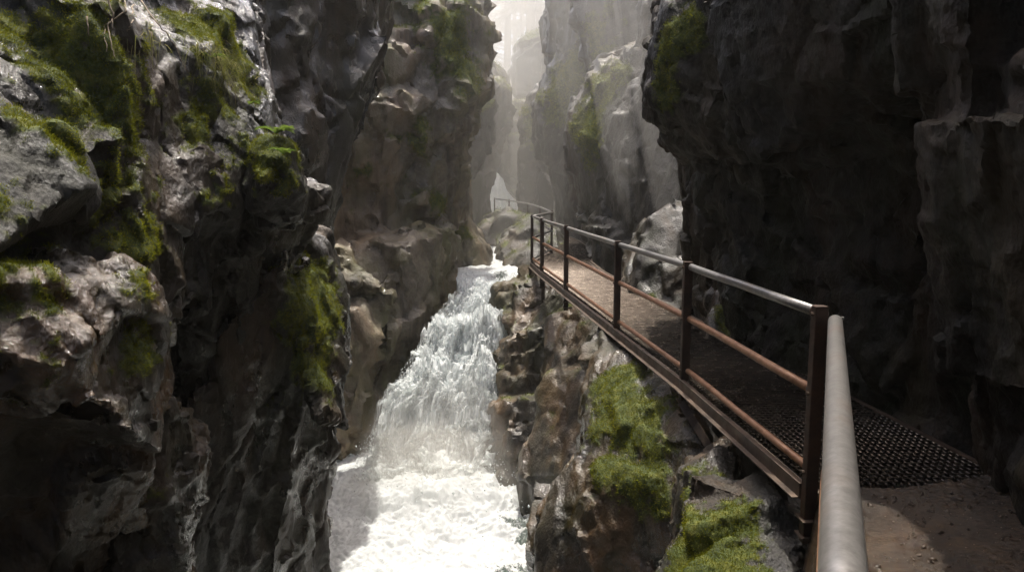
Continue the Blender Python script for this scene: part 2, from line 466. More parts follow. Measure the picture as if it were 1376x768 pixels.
rock('wedged_boulder', 'small rounded brown rock wedged low between the bulging boulder and the ribbed slab', 'boulder', [
    HP([(200, 590, 4.7), (235, 562, 4.9), (262, 580, 5.0), (266, 630, 5.0), (255, 680, 4.9), (235, 720, 4.8), (200, 700, 4.6), (180, 660, 4.6)], .8),
    HP([(150, 740, 4.6), (240, 700, 4.9), (250, 780, 4.9), (235, 860, 4.8), (120, 860, 4.6)], .8)],
    4.7, M['brown'], size=.3, amp=.6, patches=[(225, 650, .16, .7)])
rock('ribbed_cliff', 'tall ribbed wet slab left of the plunge pool, bright moss on its shoulder', 'cliff', seed=1129, hulls=[
    HP([(398, 305, 8.2), (418, 318, 8.4), (440, 350, 8.4), (455, 378, 8.2), (462, 405, 8.1), (458, 470, 7.8), (440, 520, 7.2), (380, 500, 6.7), (375, 395, 7.0)], 2.4),
    HP([(384, 390, 6.5), (440, 480, 7.2), (445, 480, 8.0), (438, 560, 8.2), (428, 690, 8.4), (396, 768, 8.1), (375, 860, 7.6), (235, 860, 5.9), (256, 690, 5.9), (248, 580, 5.9), (330, 485, 6.3)], 2.6)],
    dist=6.8, mat=M['wet'], size=.7, amp=0.65, elong=2.4, tilt=-.3, mthr=0.15, patches=[(445, 385, .5, 1.4), (430, 430, .5, 1.3), (450, 450, .4, 1.3), (425, 350, .35, 1.0), (440, 480, .35, 1.1)], rough=0.8, bsize=0.95, blocks=0.8)
rock('slanting_rib', 'dark slanting rock rib at upper left behind the mossy cliff', 'cliff', [
    HP([(200, -200, 11.6), (400, -200, 13.4), (520, -20, 13), (508, 70, 12.9), (470, 150, 12.8), (435, 240, 12.6), (412, 300, 12.2), (395, 345, 11.6), (360, 330, 10.8), (330, 60, 10), (285, 0, 9.6)], 2.2)],
    11.5, M['wet'], size=1.0, amp=.7, elong=2.6, tilt=-.5, moss=-.75, blades=.6, rough=1.0)
rock('tan_cliff', 'tall tan brown cliff left of the waterfall with moss on its ledges', 'cliff', [
    HP([(400, -110, 19.4), (560, -110, 19.6), (628, -50, 18.8), (632, 0, 18.7), (648, 55, 18.7), (645, 110, 18.5), (634, 165, 18.2), (610, 150, 17.4), (560, 135, 17.1), (455, 145, 16.9), (440, -50, 17.6)], 2.2),
    HP([(455, 150, 16.4), (540, 120, 16.8), (600, 150, 17.4), (634, 165, 18.2), (622, 196, 18.2), (606, 250, 18.4), (598, 300, 18.6), (592, 335, 18.6), (560, 320, 17.4), (480, 340, 16.6), (430, 300, 16.2), (425, 200, 16.2)], 2.2),
    HP([(440, 335, 15.6), (560, 322, 16.4), (595, 325, 17.2), (601, 380, 17.3), (582, 414, 17.1), (536, 445, 16.8), (515, 485, 16.4), (490, 600, 15.8), (475, 660, 15.2), (440, 720, 13.8), (430, 500, 14)], 1.6)],
    17, M['tan'], size=1.15, amp=.8, elong=1.4, tilt=.4, bsize=1.2, mthr=.3, patches=[(625, 25, 1.2, 1.1), (640, 80, .7, 1.0), (600, 60, .6, .8), (575, 185, .6, 1.3), (590, 205, .5, 1.1), (582, 195, .5, 1.2), (605, 260, .6, .9), (495, 250, .6, .4)], blades=1)
rock('river_ledge', 'low mossy ledge at the head of the waterfall, left bank', 'boulder', [
    HP([(596, 288, 20.4), (620, 296, 20.4), (642, 322, 20.6), (655, 345, 20.8), (653, 364, 20.6), (625, 374, 20), (594, 370, 19.6)], 2.5),
    HP([(598, 238, 21.4), (620, 234, 21.4), (632, 262, 21.8), (628, 300, 21.8), (596, 300, 21.4)], 2.5)],
    20.5, M['tan'], size=.9, amp=.4, bsize=.6, patches=[(625, 300, .6, 1.3), (612, 240, .5, 1.1)], mthr=.3)
rock('misty_cliff', 'pale misty rock wall far back on the left of the gorge', 'cliff', seed=1615, hulls=[
    HP([(560, 60, 31), (640, 92, 31), (664, 98, 33), (684, 122, 33), (683, 150, 33), (664, 170, 32.5), (650, 200, 32), (648, 235, 33), (634, 262, 32.5), (624, 345, 31), (560, 345, 30)], 6)],
    dist=32, mat=M['grey'], size=2.0, amp=.45, moss=-.35, v0=.45, blades=.6, bsize=1.2)
# right side, far to near
rock('capstone_boulder', 'pale rounded boulder perched high in the haze at the far end of the gorge', 'boulder', [
    HP([(692, 82, 40), (706, 66, 40), (732, 50, 40), (747, 95, 40), (739, 128, 40), (699, 122, 40)], 4)],
    44, M['grey'], size=2.0, amp=.4, moss=-.4, v0=.5, blades=.6)
rock('leaning_pillar', 'hazy rock pillar leaning left over the far end of the walkway', 'cliff', [
    HP([(670, 182, 38), (686, 152, 38), (722, 140, 38), (748, 180, 38), (750, 250, 37), (706, 262, 38), (696, 240, 38.3), (684, 228, 38.5), (673, 220, 38)], 4),
    HP([(706, 235, 37.5), (760, 235, 37), (760, 345, 37), (702, 345, 37.6)], 4),
    HP([(735, 80, 39), (760, 60, 38), (770, 160, 38), (735, 175, 38.5)], 4)],
    38, M['grey'], size=1.9, amp=.4, moss=-.30, v0=.4, blades=.6, bsize=1.0)
rock('narrow_fin', 'slim jagged rock fin with a mossy crest, left of the mossy buttress in the haze', 'cliff', [
    HP([(702, 165, 31), (709, 140, 31), (718, 128, 31), (728, 165, 30.5), (735, 345, 30), (706, 345, 30.4), (712, 250, 31), (703, 205, 31)], 2.5)],
    31, M['grey'], size=1.2, amp=.4, v0=.32, bsize=.8, mthr=.2, patches=[(714, 135, .8, 1.2), (706, 165, .6, 1.0)], blades=.8)
rock('leaning_crag', 'slim dark crag leaning out of the misty left wall towards the gap', 'cliff', seed=1247, hulls=[
    HP([(620, 120, 26), (648, 105, 26), (660, 140, 26), (652, 190, 25.6), (640, 225, 25.4), (618, 240, 25)], 2.5)],
    dist=26, mat=M['grey'], size=1.1, amp=.4, v0=.3, bsize=.8, mthr=.2, patches=[(652, 115, .6, 1.1)], blades=.8)
rock('mossy_buttress', 'hazy rock buttress with a mossy shoulder and overhanging foot, upper middle', 'cliff', [
    HP([(750, -60, 26), (800, -120, 25), (860, -120, 25), (795, 60, 24), (738, 15, 25.5), (732, 45, 26), (744, 74, 26)], 3),
    HP([(748, 72, 25.5), (785, 45, 24.5), (800, 150, 23.5), (768, 228, 24), (752, 220, 24.3), (724, 206, 25), (720, 155, 25), (728, 112, 25.6)], 3),
    HP([(752, 205, 25), (800, 200, 24), (800, 345, 23.5), (772, 345, 24), (758, 260, 25)], 3)],
    24.5, M['grey'], size=1.5, amp=.42, v0=.3, bsize=.9, mthr=.2, patches=[(750, 90, 1.2, 1.2), (735, 118, .9, 1.0), (770, 75, 1.0, 1.0), (728, 140, .7, .8)], blades=.8)
rock('streaked_cliff', 'broad streaked cliff behind the walkway with a sunlit mossy edge', 'cliff', [
    HP([(802, 95, 18.4), (870, 60, 16.5), (955, 120, 13.8), (985, 250, 12.8), (985, 345, 12.8), (806, 345, 17), (786, 300, 17.6), (780, 238, 18), (760, 210, 18.2), (758, 177, 18.2), (780, 122, 18.6)], 3),
    HP([(796, 300, 17), (985, 300, 12.8), (985, 430, 12.2), (806, 392, 16.4)], 3),
    HP([(880, -120, 16.5), (1040, -200, 13.5), (1000, 220, 13), (862, 130, 16)], 2.5)],
    16, M['grey'], size=1.3, amp=.42, elong=2.2, v0=.22, bsize=.75, mthr=.2, patches=[(786, 128, .8, 1.3), (768, 180, .7, 1.3), (775, 150, .7, 1.3), (800, 105, .6, 1.1), (765, 205, .5, 1.1), (815, 95, .5, .9)], blades=.8)
rock('upper_fin', 'dark rock fin high above the streaked cliff, right of the mossy buttress', 'cliff', [
    HP([(800, -120, 21), (880, -120, 20), (880, 140, 19.6), (808, 112, 20.4), (790, 62, 21), (778, 30, 21), (782, -40, 21)], 2.5)],
    20.5, M['grey'], size=1.2, amp=.42, elong=1.8, v0=.26, bsize=.8, mthr=.25, patches=[(785, 35, .7, 1.1), (795, 65, .6, 1.1), (800, 10, .5, .8)], blades=.8)
rock('walkway_boulder', 'big wet boulder with a shining domed top standing beside the walkway', 'boulder', [
    HP([(846, 395, 11.4), (858, 330, 11.6), (882, 290, 11.7), (912, 277, 11.8), (945, 300, 11.5), (955, 400, 10.8), (905, 425, 10.5), (850, 418, 11)], 1.6)],
    11, M['wet'], size=.8, amp=.4, patches=[(852, 390, .3, .6)], rough=0.9, blocks=.4, smooth=8)
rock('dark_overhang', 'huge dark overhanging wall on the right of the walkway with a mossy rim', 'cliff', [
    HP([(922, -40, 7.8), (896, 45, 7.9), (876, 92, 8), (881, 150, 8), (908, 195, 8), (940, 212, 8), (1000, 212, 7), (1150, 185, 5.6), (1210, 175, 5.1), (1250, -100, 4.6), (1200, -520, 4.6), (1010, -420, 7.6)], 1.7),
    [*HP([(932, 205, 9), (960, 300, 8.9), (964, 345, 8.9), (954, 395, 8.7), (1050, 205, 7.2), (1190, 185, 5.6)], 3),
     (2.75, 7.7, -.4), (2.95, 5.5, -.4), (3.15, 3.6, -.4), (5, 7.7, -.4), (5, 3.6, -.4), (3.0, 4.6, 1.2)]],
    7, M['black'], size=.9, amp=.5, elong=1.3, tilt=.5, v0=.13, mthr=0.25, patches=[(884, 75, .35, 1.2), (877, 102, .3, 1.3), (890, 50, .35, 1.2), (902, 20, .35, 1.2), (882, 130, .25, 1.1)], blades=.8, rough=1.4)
rock('shaded_cliff_and_roof', 'black shaded rock wall at the right edge, with an added unseen roof for shade', 'cliff', seed=949, hulls=[
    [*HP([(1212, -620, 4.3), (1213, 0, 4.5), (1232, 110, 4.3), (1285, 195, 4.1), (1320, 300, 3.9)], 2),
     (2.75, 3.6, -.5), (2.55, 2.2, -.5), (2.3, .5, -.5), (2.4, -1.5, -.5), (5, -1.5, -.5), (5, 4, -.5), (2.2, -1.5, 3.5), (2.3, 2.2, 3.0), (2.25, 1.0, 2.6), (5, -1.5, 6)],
    [(3.2, 3.2, 3.6), (2.4, 2.6, 3.6), (-.8, .2, 4.6), (-1.2, -2, 4.4), (3.5, -2, 3.4), (3.5, 3.2, 6.5), (-.6, 0, 6), (-1.2, -2, 6)]],  # unseen roof over the viewpoint, added to keep this side dark
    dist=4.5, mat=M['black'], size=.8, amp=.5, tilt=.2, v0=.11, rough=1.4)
rock('mossy_block', 'low mossy block at the foot of the dark overhang, right edge of the grating', 'boulder', [
    HP([(952, 402, 8.3), (968, 378, 8.3), (1000, 388, 8), (1016, 440, 7.7), (1010, 474, 7.5), (962, 450, 8)], .8)],
    8, M['brown'], size=.35, amp=.6, mthr=0.25, patches=[(965, 410, .25, .7), (990, 450, .15, .6)], rough=1.4)
# rocks below the walkway
rock('fall_bank_rock', 'jagged rock stack on the right edge of the waterfall under the walkway corner', 'boulder', [
    HP([(678, 398, 15.6), (703, 380, 15.6), (735, 383, 14.9), (752, 400, 14.3), (748, 445, 13.9), (700, 452, 14.3), (672, 430, 14.9)], 2),
    HP([(664, 475, 14.1), (700, 448, 13.9), (748, 440, 13.5), (742, 560, 12.9), (690, 560, 13.1), (668, 522, 13.5)], 2),
    HP([(663, 540, 13.3), (740, 540, 12.6), (742, 690, 12.1), (690, 700, 12.2), (655, 625, 12.9)], 2)],
    13.8, M['bank'], size=.7, amp=.7, elong=1.0, v0=.2, moss=-.55, blades=.5, rough=1.3)
rock('smooth_boulder', 'large smooth brown boulder below the walkway, between the fall and the mossy outcrop', 'boulder', rough=.5, blocks=.35, smooth=6, hulls=[
    HP([(738, 485, 12.7), (752, 432, 12.9), (780, 416, 12.9), (828, 420, 12.3), (868, 450, 11.2), (840, 600, 10.6), (765, 715, 10.6), (716, 715, 11), (712, 600, 11.5)], 2.5)],
    dist=11.8, mat=M['bank'], size=1.0, amp=.4, v0=.2, moss=-.55, blades=.5)
rock('mossy_outcrop', 'tall mossy outcrop under the walkway posts with a brown flank', 'boulder', [
    HP([(800, 480, 8.3), (830, 455, 8.7), (880, 480, 7.6), (925, 560, 6.3), (960, 620, 6.0), (960, 700, 5.8), (900, 700, 5.9), (800, 640, 6.9), (783, 590, 7.3), (787, 530, 7.8)], 1.8),
    HP([(782, 600, 7.3), (747, 650, 7.2), (718, 715, 7.0), (718, 800, 6.8), (740, 900, 6.5), (940, 900, 5.9), (960, 700, 5.9), (880, 640, 6.2), (830, 620, 6.6)], 1.8)],
    7, M['brown'], size=.6, amp=0.42, tilt=.6, mthr=0.22, patches=[(815, 500, .38, 1.3), (805, 545, .42, 1.3), (835, 560, .4, 1.1), (845, 640, .38, 1.2), (805, 610, .28, 1.1), (860, 600, .2, .7), (835, 480, .2, .8)], rough=1.0, blocks=0.3, smooth=9, crack=0.8, bsize=0.7)
rock('shiny_foreground_rock', 'glistening wet rock with a mossy left side, below the near end of the grating', 'boulder', [
    HP([(880, 775, 4.3), (903, 742, 4.3), (925, 702, 4.5), (960, 672, 4.6), (1010, 654, 4.6), (1045, 667, 4.5), (1080, 720, 4.2), (1085, 800, 3.9), (1000, 900, 3.5), (900, 900, 3.7)], .9)],
    4.3, M['wet'], size=.40, amp=0.4, mthr=0.22, patches=[(935, 730, .3, 1.2), (950, 700, .25, 1.1), (1000, 670, .16, .9), (915, 765, .25, 1.1), (1010, 760, .15, .6)], rough=1.4, blocks=0.3, smooth=9, bsize=0.5)
rock('small_mossy_rock', 'small rock with yellow moss between the outcrop and the shiny wet rock', 'boulder', [
    HP([(917, 668, 5.0), (930, 632, 5.1), (960, 602, 5.3), (985, 592, 5.4), (992, 655, 5.1), (962, 700, 4.8), (922, 705, 4.8)], .8)],
    6, M['brown'], size=.3, amp=.6, mthr=0.25, patches=[(955, 640, .2, 1.1), (930, 670, .12, .8)], rough=1.4, blocks=0.3, smooth=6)
rock('island_rock', 'hazy grey rock carrying the far bend of the walkway', 'boulder', [
    HP([(640, 318, 27), (655, 297, 28), (682, 292, 28), (698, 303, 27), (702, 350, 26), (690, 350, 25.6), (645, 350, 26)], 3)],
    27, M['grey'], size=1.2, amp=.4, v0=.38, moss=-.5, blades=.5)
rock('corner_rock', 'hazy blocky rock standing in the river below the corner of the railing', 'boulder', [
    HP([(671, 340, 22), (680, 313, 23), (700, 300, 24), (738, 306, 22), (745, 330, 20), (742, 372, 19.4), (690, 370, 20), (674, 354, 21)], 2.5)],
    21.5, M['grey'], size=1.0, amp=.4, v0=.32, moss=-.5, blades=.5)

# ------------------------------------------------------------------ terrain behind the cliffs, plus unseen walls added to block light
def terrain():
    bm = bmesh.new()
    def box(x0, x1, y0, y1, z0, z1): hull_bm(bm, [(x, y, z) for x in (x0, x1) for y in (y0, y1) for z in (z0, z1)])
    box(-16, -4.2, 11, 24, -7, 5); box(-16, -4.6, -9, 11, -7, 10); box(-18, -5.6, 22, 46, -7, 8)  # the tall left block is raised to keep skylight off the right wall
    box(4.6, 16, -9, 15, -7, 12); box(6.5, 18, 13, 46, -7, 14)
    box(-16, 0, -14, -7, -7, 3); box(0, 16, -12, -5, -7, 11)  # rear walls out of view, added to block skylight from behind
    me = bpy.data.meshes.new('t'); bm.to_mesh(me); bm.free()
    o = bpy.data.objects.new('t', me); C.objects.link(o)
    a = o.modifiers.new('a', 'REMESH'); a.mode = 'VOXEL'; a.voxel_size = .5
    a = o.modifiers.new('b', 'SMOOTH'); a.iterations = 3
    a = o.modifiers.new('c', 'SUBSURF'); a.levels = 1
    ev = o.evaluated_get(bpy.context.evaluated_depsgraph_get())
    m2 = bpy.data.meshes.new_from_object(ev); bpy.data.objects.remove(o)
    w = vcos(m2); n = vnor(m2)
    h, e = facets(cell_coords(w, 2.6, 1.8, .3)); h2, _ = facets(cell_coords(w, .9, 1.4, .5))
    w = w + n * (h * 1.0 + h2 * .35 + .2 * fbm(w, 4))[:, None]
    m2.vertices.foreach_set('co', w.astype(np.float32).ravel()); m2.update(); set_attr(m2, 'moss', np.zeros(len(w)))
    m2.polygons.foreach_set('use_smooth', np.ones(len(m2.polygons), bool))
    setp(new_obj('gorge_terrain_and_shade_walls', m2, M['wet']), kind='structure')
terrain()

def grid(name, xs, ys, zf, mat, kind='structure', attr=None):
    X, Y = np.meshgrid(xs, ys); nx, ny = len(xs), len(ys)
    V = np.stack([X.ravel(), Y.ravel(), np.zeros(X.size)], 1); V[:, 2] = zf(V)
    i = np.arange(ny - 1)[:, None] * nx + np.arange(nx - 1)[None]
    Fc = np.stack([i, i + 1, i + nx + 1, i + nx], -1).reshape(-1, 4)
    me = mesh_np(name, V, Fc)
    if attr:
        for k, f in attr.items(): set_attr(me, k, f(V))
    return setp(new_obj(name, me, mat), kind=kind)

def bed(V):
    y = V[:, 1]; z = np.where(y < 13, -5.2, np.where(y < 17.5, -5.2 + (y - 13) / 4.5 * 3.6, -1.6))
    return z + .25 * fbm(V / 1.2, 4)
grid('river_bed', np.linspace(-7, 8, 70), np.linspace(-6, 50, 200), bed, M['brown'], attr={'moss': lambda V: np.zeros(len(V))})

def slope(V):
    y = V[:, 1]
    return 3.0 + (y - 46) * .2 + np.abs(V[:, 0]) * .25 + .5 * fbm(V / 3, 4)
M['forest'] = simple('forest_floor', (.015, .018, .006), (.045, .045, .018), 1.2, .9, 0, .05)
grid('forest_slope', np.linspace(-60, 60, 90), np.linspace(46, 130, 80), slope, M['forest'])

# path: wet brown rock with gravel edges
def path_mat():
    m = NT('wet_brown_path')
    vec = m.n('ShaderNodeTexCoord').outputs['Object']
    n = m.noise(vec, 2.2, 8, .65, .5)
    col = m.ramp(n, [(.3, (.010, .006, .003)), (.5, (.032, .019, .009)), (.7, (.068, .042, .021))])
    f = m.noise(vec, 26, 8, .7)
    col = m.mix(.7, col, m.ramp(f, [(.3, .5), (.7, 1.4)]), 'MULTIPLY')
    rg = m.ramp(m.noise(vec, 3, 6, .6), [(.40, .08), (.66, .32)])
    h = m.math('ADD', f, m.math('MULTIPLY', m.attr('grit'), m.voro(vec, 28)))
    return m.done(m.princ(**{'Base Color': col, 'Roughness': rg, 'Normal': m.bump(h, .8, .03)}))
M['path'] = path_mat()
def grit(V):
    x = V[:, 0]; y = V[:, 1]
    return np.clip(sstep(1.9, 2.6, x + .35 * fbm(V * 1.5, 3)) + sstep(.25, 0, np.abs(x - (y * .33 + .45)) + .1 * fbm(V * 2, 2)) * .8, 0, 1)
def pathz(V):
    g = grit(V)
    return -.03 + .05 * fbm(V * 1.1, 4) + g * (.022 * np.abs(fbm(V * 14, 3)) + .02) + .10 * sstep(2.3, 3.0, V[:, 0]) - 2.2 * sstep(.02, -.28, V[:, 0] - (.20 + .385 * V[:, 1]))
def path():
    o = grid('path', np.linspace(-1.0, 3.1, 320), np.linspace(-1.0, 4.02, 380), pathz, M['path'], attr={'grit': grit})
path()
def gravel():
    n = 1600
    y = RNG.uniform(.6, 4.0, n); e = RNG.random(n) < .7
    x = np.where(e, 2.35 + RNG.normal(0, .28, n), .45 + .42 * y + np.abs(RNG.normal(0, .10, n)))
    V0 = np.stack([x, y, np.zeros(n)], 1); V0[:, 2] = pathz(V0)
    bm = bmesh.new(); bmesh.ops.create_icosphere(bm, subdivisions=1, radius=1); iv = np.array([v.co[:] for v in bm.verts]); fi = np.array([[v.index for v in f.verts] for f in bm.faces]); bm.free()
    sz = np.minimum(RNG.lognormal(math.log(.0035), .7, n), .014)
    V = V0[:, None] + iv[None] * sz[:, None, None] * RNG.uniform(.6, 1.3, (n, 1, 3)) + RNG.normal(0, .36, (n, len(iv), 3)) * sz[:, None, None]
    Fc = (np.arange(n) * len(iv))[:, None, None] + fi[None]
    setp(new_obj('gravel', mesh_np('gravel', V.reshape(-1, 3), Fc.reshape(-1, 3), False), M['stone']), kind='stuff')
M['stone'] = simple('wet_gravel_stone', (.02, .013, .009), (.085, .058, .038), 3, .35, 0, .003, .6)
gravel()

# ------------------------------------------------------------------ steelwork
def MB(): return ([], [])
def bar(mb, p, q, w, h, up=(0, 0, 1)):
    """box from p to q, w wide, h high"""
    p = np.array(p, float); q = np.array(q, float); d = q - p; d /= np.linalg.norm(d)
    s = np.cross(d, up); s /= np.linalg.norm(s); u = np.cross(s, d)
    b = len(mb[0])
    for e in (p, q):
        for a, c in ((-1, -1), (1, -1), (1, 1), (-1, 1)):
            mb[0].append(e + s * a * w / 2 + u * c * h / 2)
    mb[1].extend([[b + k for k in f] for f in ((3, 2, 1, 0), (4, 5, 6, 7), (0, 1, 5, 4), (1, 2, 6, 5), (2, 3, 7, 6), (3, 0, 4, 7))])
def tube(mb, pts, rad, seg=16, cap=True):
    pts = [np.array(p, float) for p in pts]
    rad = [rad] * len(pts) if np.isscalar(rad) else rad
    b = len(mb[0]); prev = None
    for i, p in enumerate(pts):
        d = pts[min(i + 1, len(pts) - 1)] - pts[max(i - 1, 0)]; d /= np.linalg.norm(d)
        ref = np.array([0, 0, 1.0]) if abs(d[2]) < .9 else np.array([1.0, 0, 0])
        s = np.cross(d, ref) if prev is None else prev - d * (prev @ d)
        s /= np.linalg.norm(s); prev = s; u = np.cross(s, d)
        for k in range(seg):
            a = 2 * math.pi * k / seg
            mb[0].append(p + (s * math.cos(a) + u * math.sin(a)) * rad[i])
    for i in range(len(pts) - 1):
        for k in range(seg):
            k2 = (k + 1) % seg
            mb[1].append([b + i * seg + k, b + i * seg + k2, b + (i + 1) * seg + k2, b + (i + 1) * seg + k])
    if cap:
        mb[1].append([b + k for k in range(seg)]); mb[1].append([b + (len(pts) - 1) * seg + k for k in range(seg)][::-1])
def build(mb, name, mat, parent=None, bevel=0, smooth=False, loc=(0, 0, 0)):
    me = bpy.data.meshes.new(name); L = np.array(loc)
    me.from_pydata([tuple(np.asarray(v) - L) for v in mb[0]], [], mb[1]); me.update()
    bm = bmesh.new(); bm.from_mesh(me)
    if bevel: bmesh.ops.bevel(bm, geom=bm.edges[:], offset=bevel, segments=2, affect='EDGES', profile=.6)
    bmesh.ops.recalc_face_normals(bm, faces=bm.faces); bm.to_mesh(me); bm.free()
    if smooth:
        me.polygons.foreach_set('use_smooth', [len(p.vertices) == 4 for p in me.polygons])
    o = new_obj(name, me, mat, parent)
    return o
def empty(name, loc, label, cat, group=None):
    o = bpy.data.objects.new(name, None); C.objects.link(o); o.location = loc; o.empty_display_size = .2
    return setp(o, label, cat, group)

RL = [(1.70, 4.0), (1.52, 6.3), (1.25, 8.6), (.885, 11.8), (.60, 14.3), (.45, 15.9), (.97, 18.2), (.82, 22), (.54, 26), (-.12, 31), (-.80, 34.2)]
DL = [(1.68, 4.03), (1.50, 6.3), (1.23, 8.6), (.865, 11.8), (.58, 14.3), (.43, 15.9), (.93, 18.2), (.78, 22), (.50, 26), (-.16, 31), (-.84, 34.2)]
DR = [(2.85, 4.03), (2.62, 6.3), (2.36, 8.6), (2.0, 11.8), (1.75, 14.3), (1.70, 16.2), (2.05, 18.4), (1.95, 22.2), (1.65, 26.4), (.95, 31.6), (.2, 35)]

def walkway():
    root = empty('walkway', (1.6, 4.0, 0), 'rusty steel grating walkway clinging to the rock above the torrent', 'walkway')
    LOC = np.array(root.location)
    g = MB()
    for i in range(len(DL) - 1):
        a0, a1 = np.array(DL[i]), np.array(DL[i + 1]); b0, b1 = np.array(DR[i]), np.array(DR[i + 1])
        ln = np.linalg.norm(a1 - a0); far = a0[1] > 15
        st = .056 if a0[1] < 8 else (.08 if not far else .16)
        n = int(ln / st)
        for k in range(n):
            t = (k + .5) / n; p = a0 + (a1 - a0) * t; q = b0 + (b1 - b0) * t
            zj = 0
            tube(g, [(*p, -.010), (*q, -.010)], .0075 if a0[1] < 8 else .010, 7, False)
        m = 26 if not far else 10
        for k in range(m + 1):
            t = k / m; p = a0 + (b0 - a0) * t; q = a1 + (b1 - a1) * t
            bar(g, (*p, -.024), (*q, -.024), .006 if not far else .014, .030)
    build(g, 'grating', M['grate'], root, smooth=True, loc=LOC)
    for side, D, nm in ((0, DL, 'edge_beam'), (1, DR, 'edge_beam')):
        e = MB()
        for i in range(len(D) - 1):
            off = -.03 if side == 0 else .03
            bar(e, (D[i][0] + off, D[i][1], -.05), (D[i + 1][0] + off, D[i + 1][1], -.05), .04, .095)
            bar(e, (D[i][0] + off * 2.2, D[i][1], -.090), (D[i + 1][0] + off * 2.2, D[i + 1][1], -.090), .045, .010)
        build(e, nm, M['beam'], root, .004, loc=LOC)
    for i in range(len(RL) - 1):
        p = np.array(DL[i]); q = np.array(DR[i])
        c = MB(); bar(c, (*p, -.10), (*q, -.10), .06, .10); build(c, 'crossbeam', M['beam'], root, .004, loc=LOC)
    # diagonal props down to the rock
    for (a, b) in (((1.47, 6.25, -.20), (1.80, 5.9, -.75)), ((1.2, 8.55, -.2), (1.3, 8.6, -1.0)), ((1.72, 4.6, -.2), (2.0, 4.9, -1.2)), ((.60, 14.3, -.2), (.62, 14.6, -1.0)), ((.52, 15.6, -.2), (.52, 15.7, -1.0))):
        c = MB(); bar(c, a, b, .07, .07, (0, 1, .1)); build(c, 'prop', M['beam'], root, .005, loc=LOC)
    return root
walkway()

def railing():
    root = empty('railing', (1.7, 4.0, 0), 'three-bar pipe railing on dark posts along the walkway', 'railing')
    LOC = np.array(root.location)
    for i, (x, y) in enumerate(RL):
        w = .072 if y < 15 else .06
        d = np.array(RL[min(i + 1, len(RL) - 1)]) - np.array(RL[max(i - 1, 0)]); d = np.append(d / np.linalg.norm(d), 0)
        off = np.array([-.055 if y < 17 else 0, 0, 0])
        b = MB(); bar(b, np.array([x, y, -.34 if y < 17 else -.1]) + off * .4, np.array([x, y, 1.02]) + off * .4, w, w * .8, d)
        po = build(b, 'post', M['post'], root, .006, loc=LOC)
        if y < 16.5:
            for zc, rc in ((.975, .036), (.53, .033), (.075, .030)):
                dd = d / np.linalg.norm(d); pc_ = np.array([x, y, zc]) + dd * .075
                c = MB(); tube(c, [pc_ - dd * .016, pc_ + dd * .016], rc, 18); build(c, 'clamp', M['post'], po, loc=LOC)
                c = MB(); bp = np.array([x - .022, y, zc]) - np.array([dd[1], -dd[0], 0]) * w * .45; tube(c, [bp, bp - np.array([dd[1], -dd[0], 0]) * .02], .011, 6); build(c, 'bolt', M['beam'], po, loc=LOC)
            c = MB(); bar(c, (x - .075, y, -.20), (x + .10, y, -.20), .13, .012); build(c, 'bracket', M['beam'], po, .002, loc=LOC); c = MB(); bar(c, (x - .075, y, -.30), (x + .08, y, -.30), .11, .010)
            build(c, 'bracket', M['beam'], po, .002, loc=LOC)
    def run(z, r, name, mat, pts=RL, jig=.0):
        out = []
        for i in range(len(pts) - 1):
            for k in range(4):
                t = k / 4; out.append((pts[i][0] * (1 - t) + pts[i + 1][0] * t, pts[i][1] * (1 - t) + pts[i + 1][1] * t, z + random.uniform(-jig, jig)))
        out.append((*pts[-1], z))
        b = MB(); tube(b, out, r, 20); build(b, name, mat, root, smooth=True, loc=LOC)
    far = RL[5:]; near = RL[:6]
    run(.975, .030, 'handrail', M['galv'], near, .003); run(.975, .030, 'handrail', M['galv'], far)
    run(.53, .027, 'mid_rail', M['rust'], near, .004); run(.53, .024, 'mid_rail', M['galv'], far)
    run(.075, .024, 'toe_rail', M['rust'], near, .004); run(.075, .02, 'toe_rail', M['galv'], far)
    # the near run towards the viewer
    def seg(a, b, r, name, mat):
        m = MB(); pts = [np.array(a) * (1 - t) + np.array(b) * t for t in np.linspace(0, 1, 9)]
        e = pts[0] - (pts[1] - pts[0]) * .12
        tube(m, [e + np.array([0, 0, -.004]), pts[0]] + pts[1:], [r * .8, r] + [r] * 8, 28); return build(m, name, mat, root, smooth=True, loc=LOC)
    hr = seg((1.735, 3.93, .945), (.35, .70, 1.094), .037, 'handrail', M['galv'])
    seg((1.72, 3.90, .50), (.35, .70, .62), .027, 'mid_rail', M['rust'])
    seg((1.72, 3.90, .11), (.35, .70, .16), .027, 'toe_rail', M['rust'])
    b = MB(); tube(b, [(1.72, 3.97, .955), (1.80, 3.98, .953)], .010, 10); build(b, 'bolt', M['galv'], root, loc=LOC)
    b = MB(); bar(b, (.36, .72, -.2), (.36, .72, 1.12), .07, .055, (0, 1, 0)); build(b, 'post', M['post'], root, .006, loc=LOC)
railing()

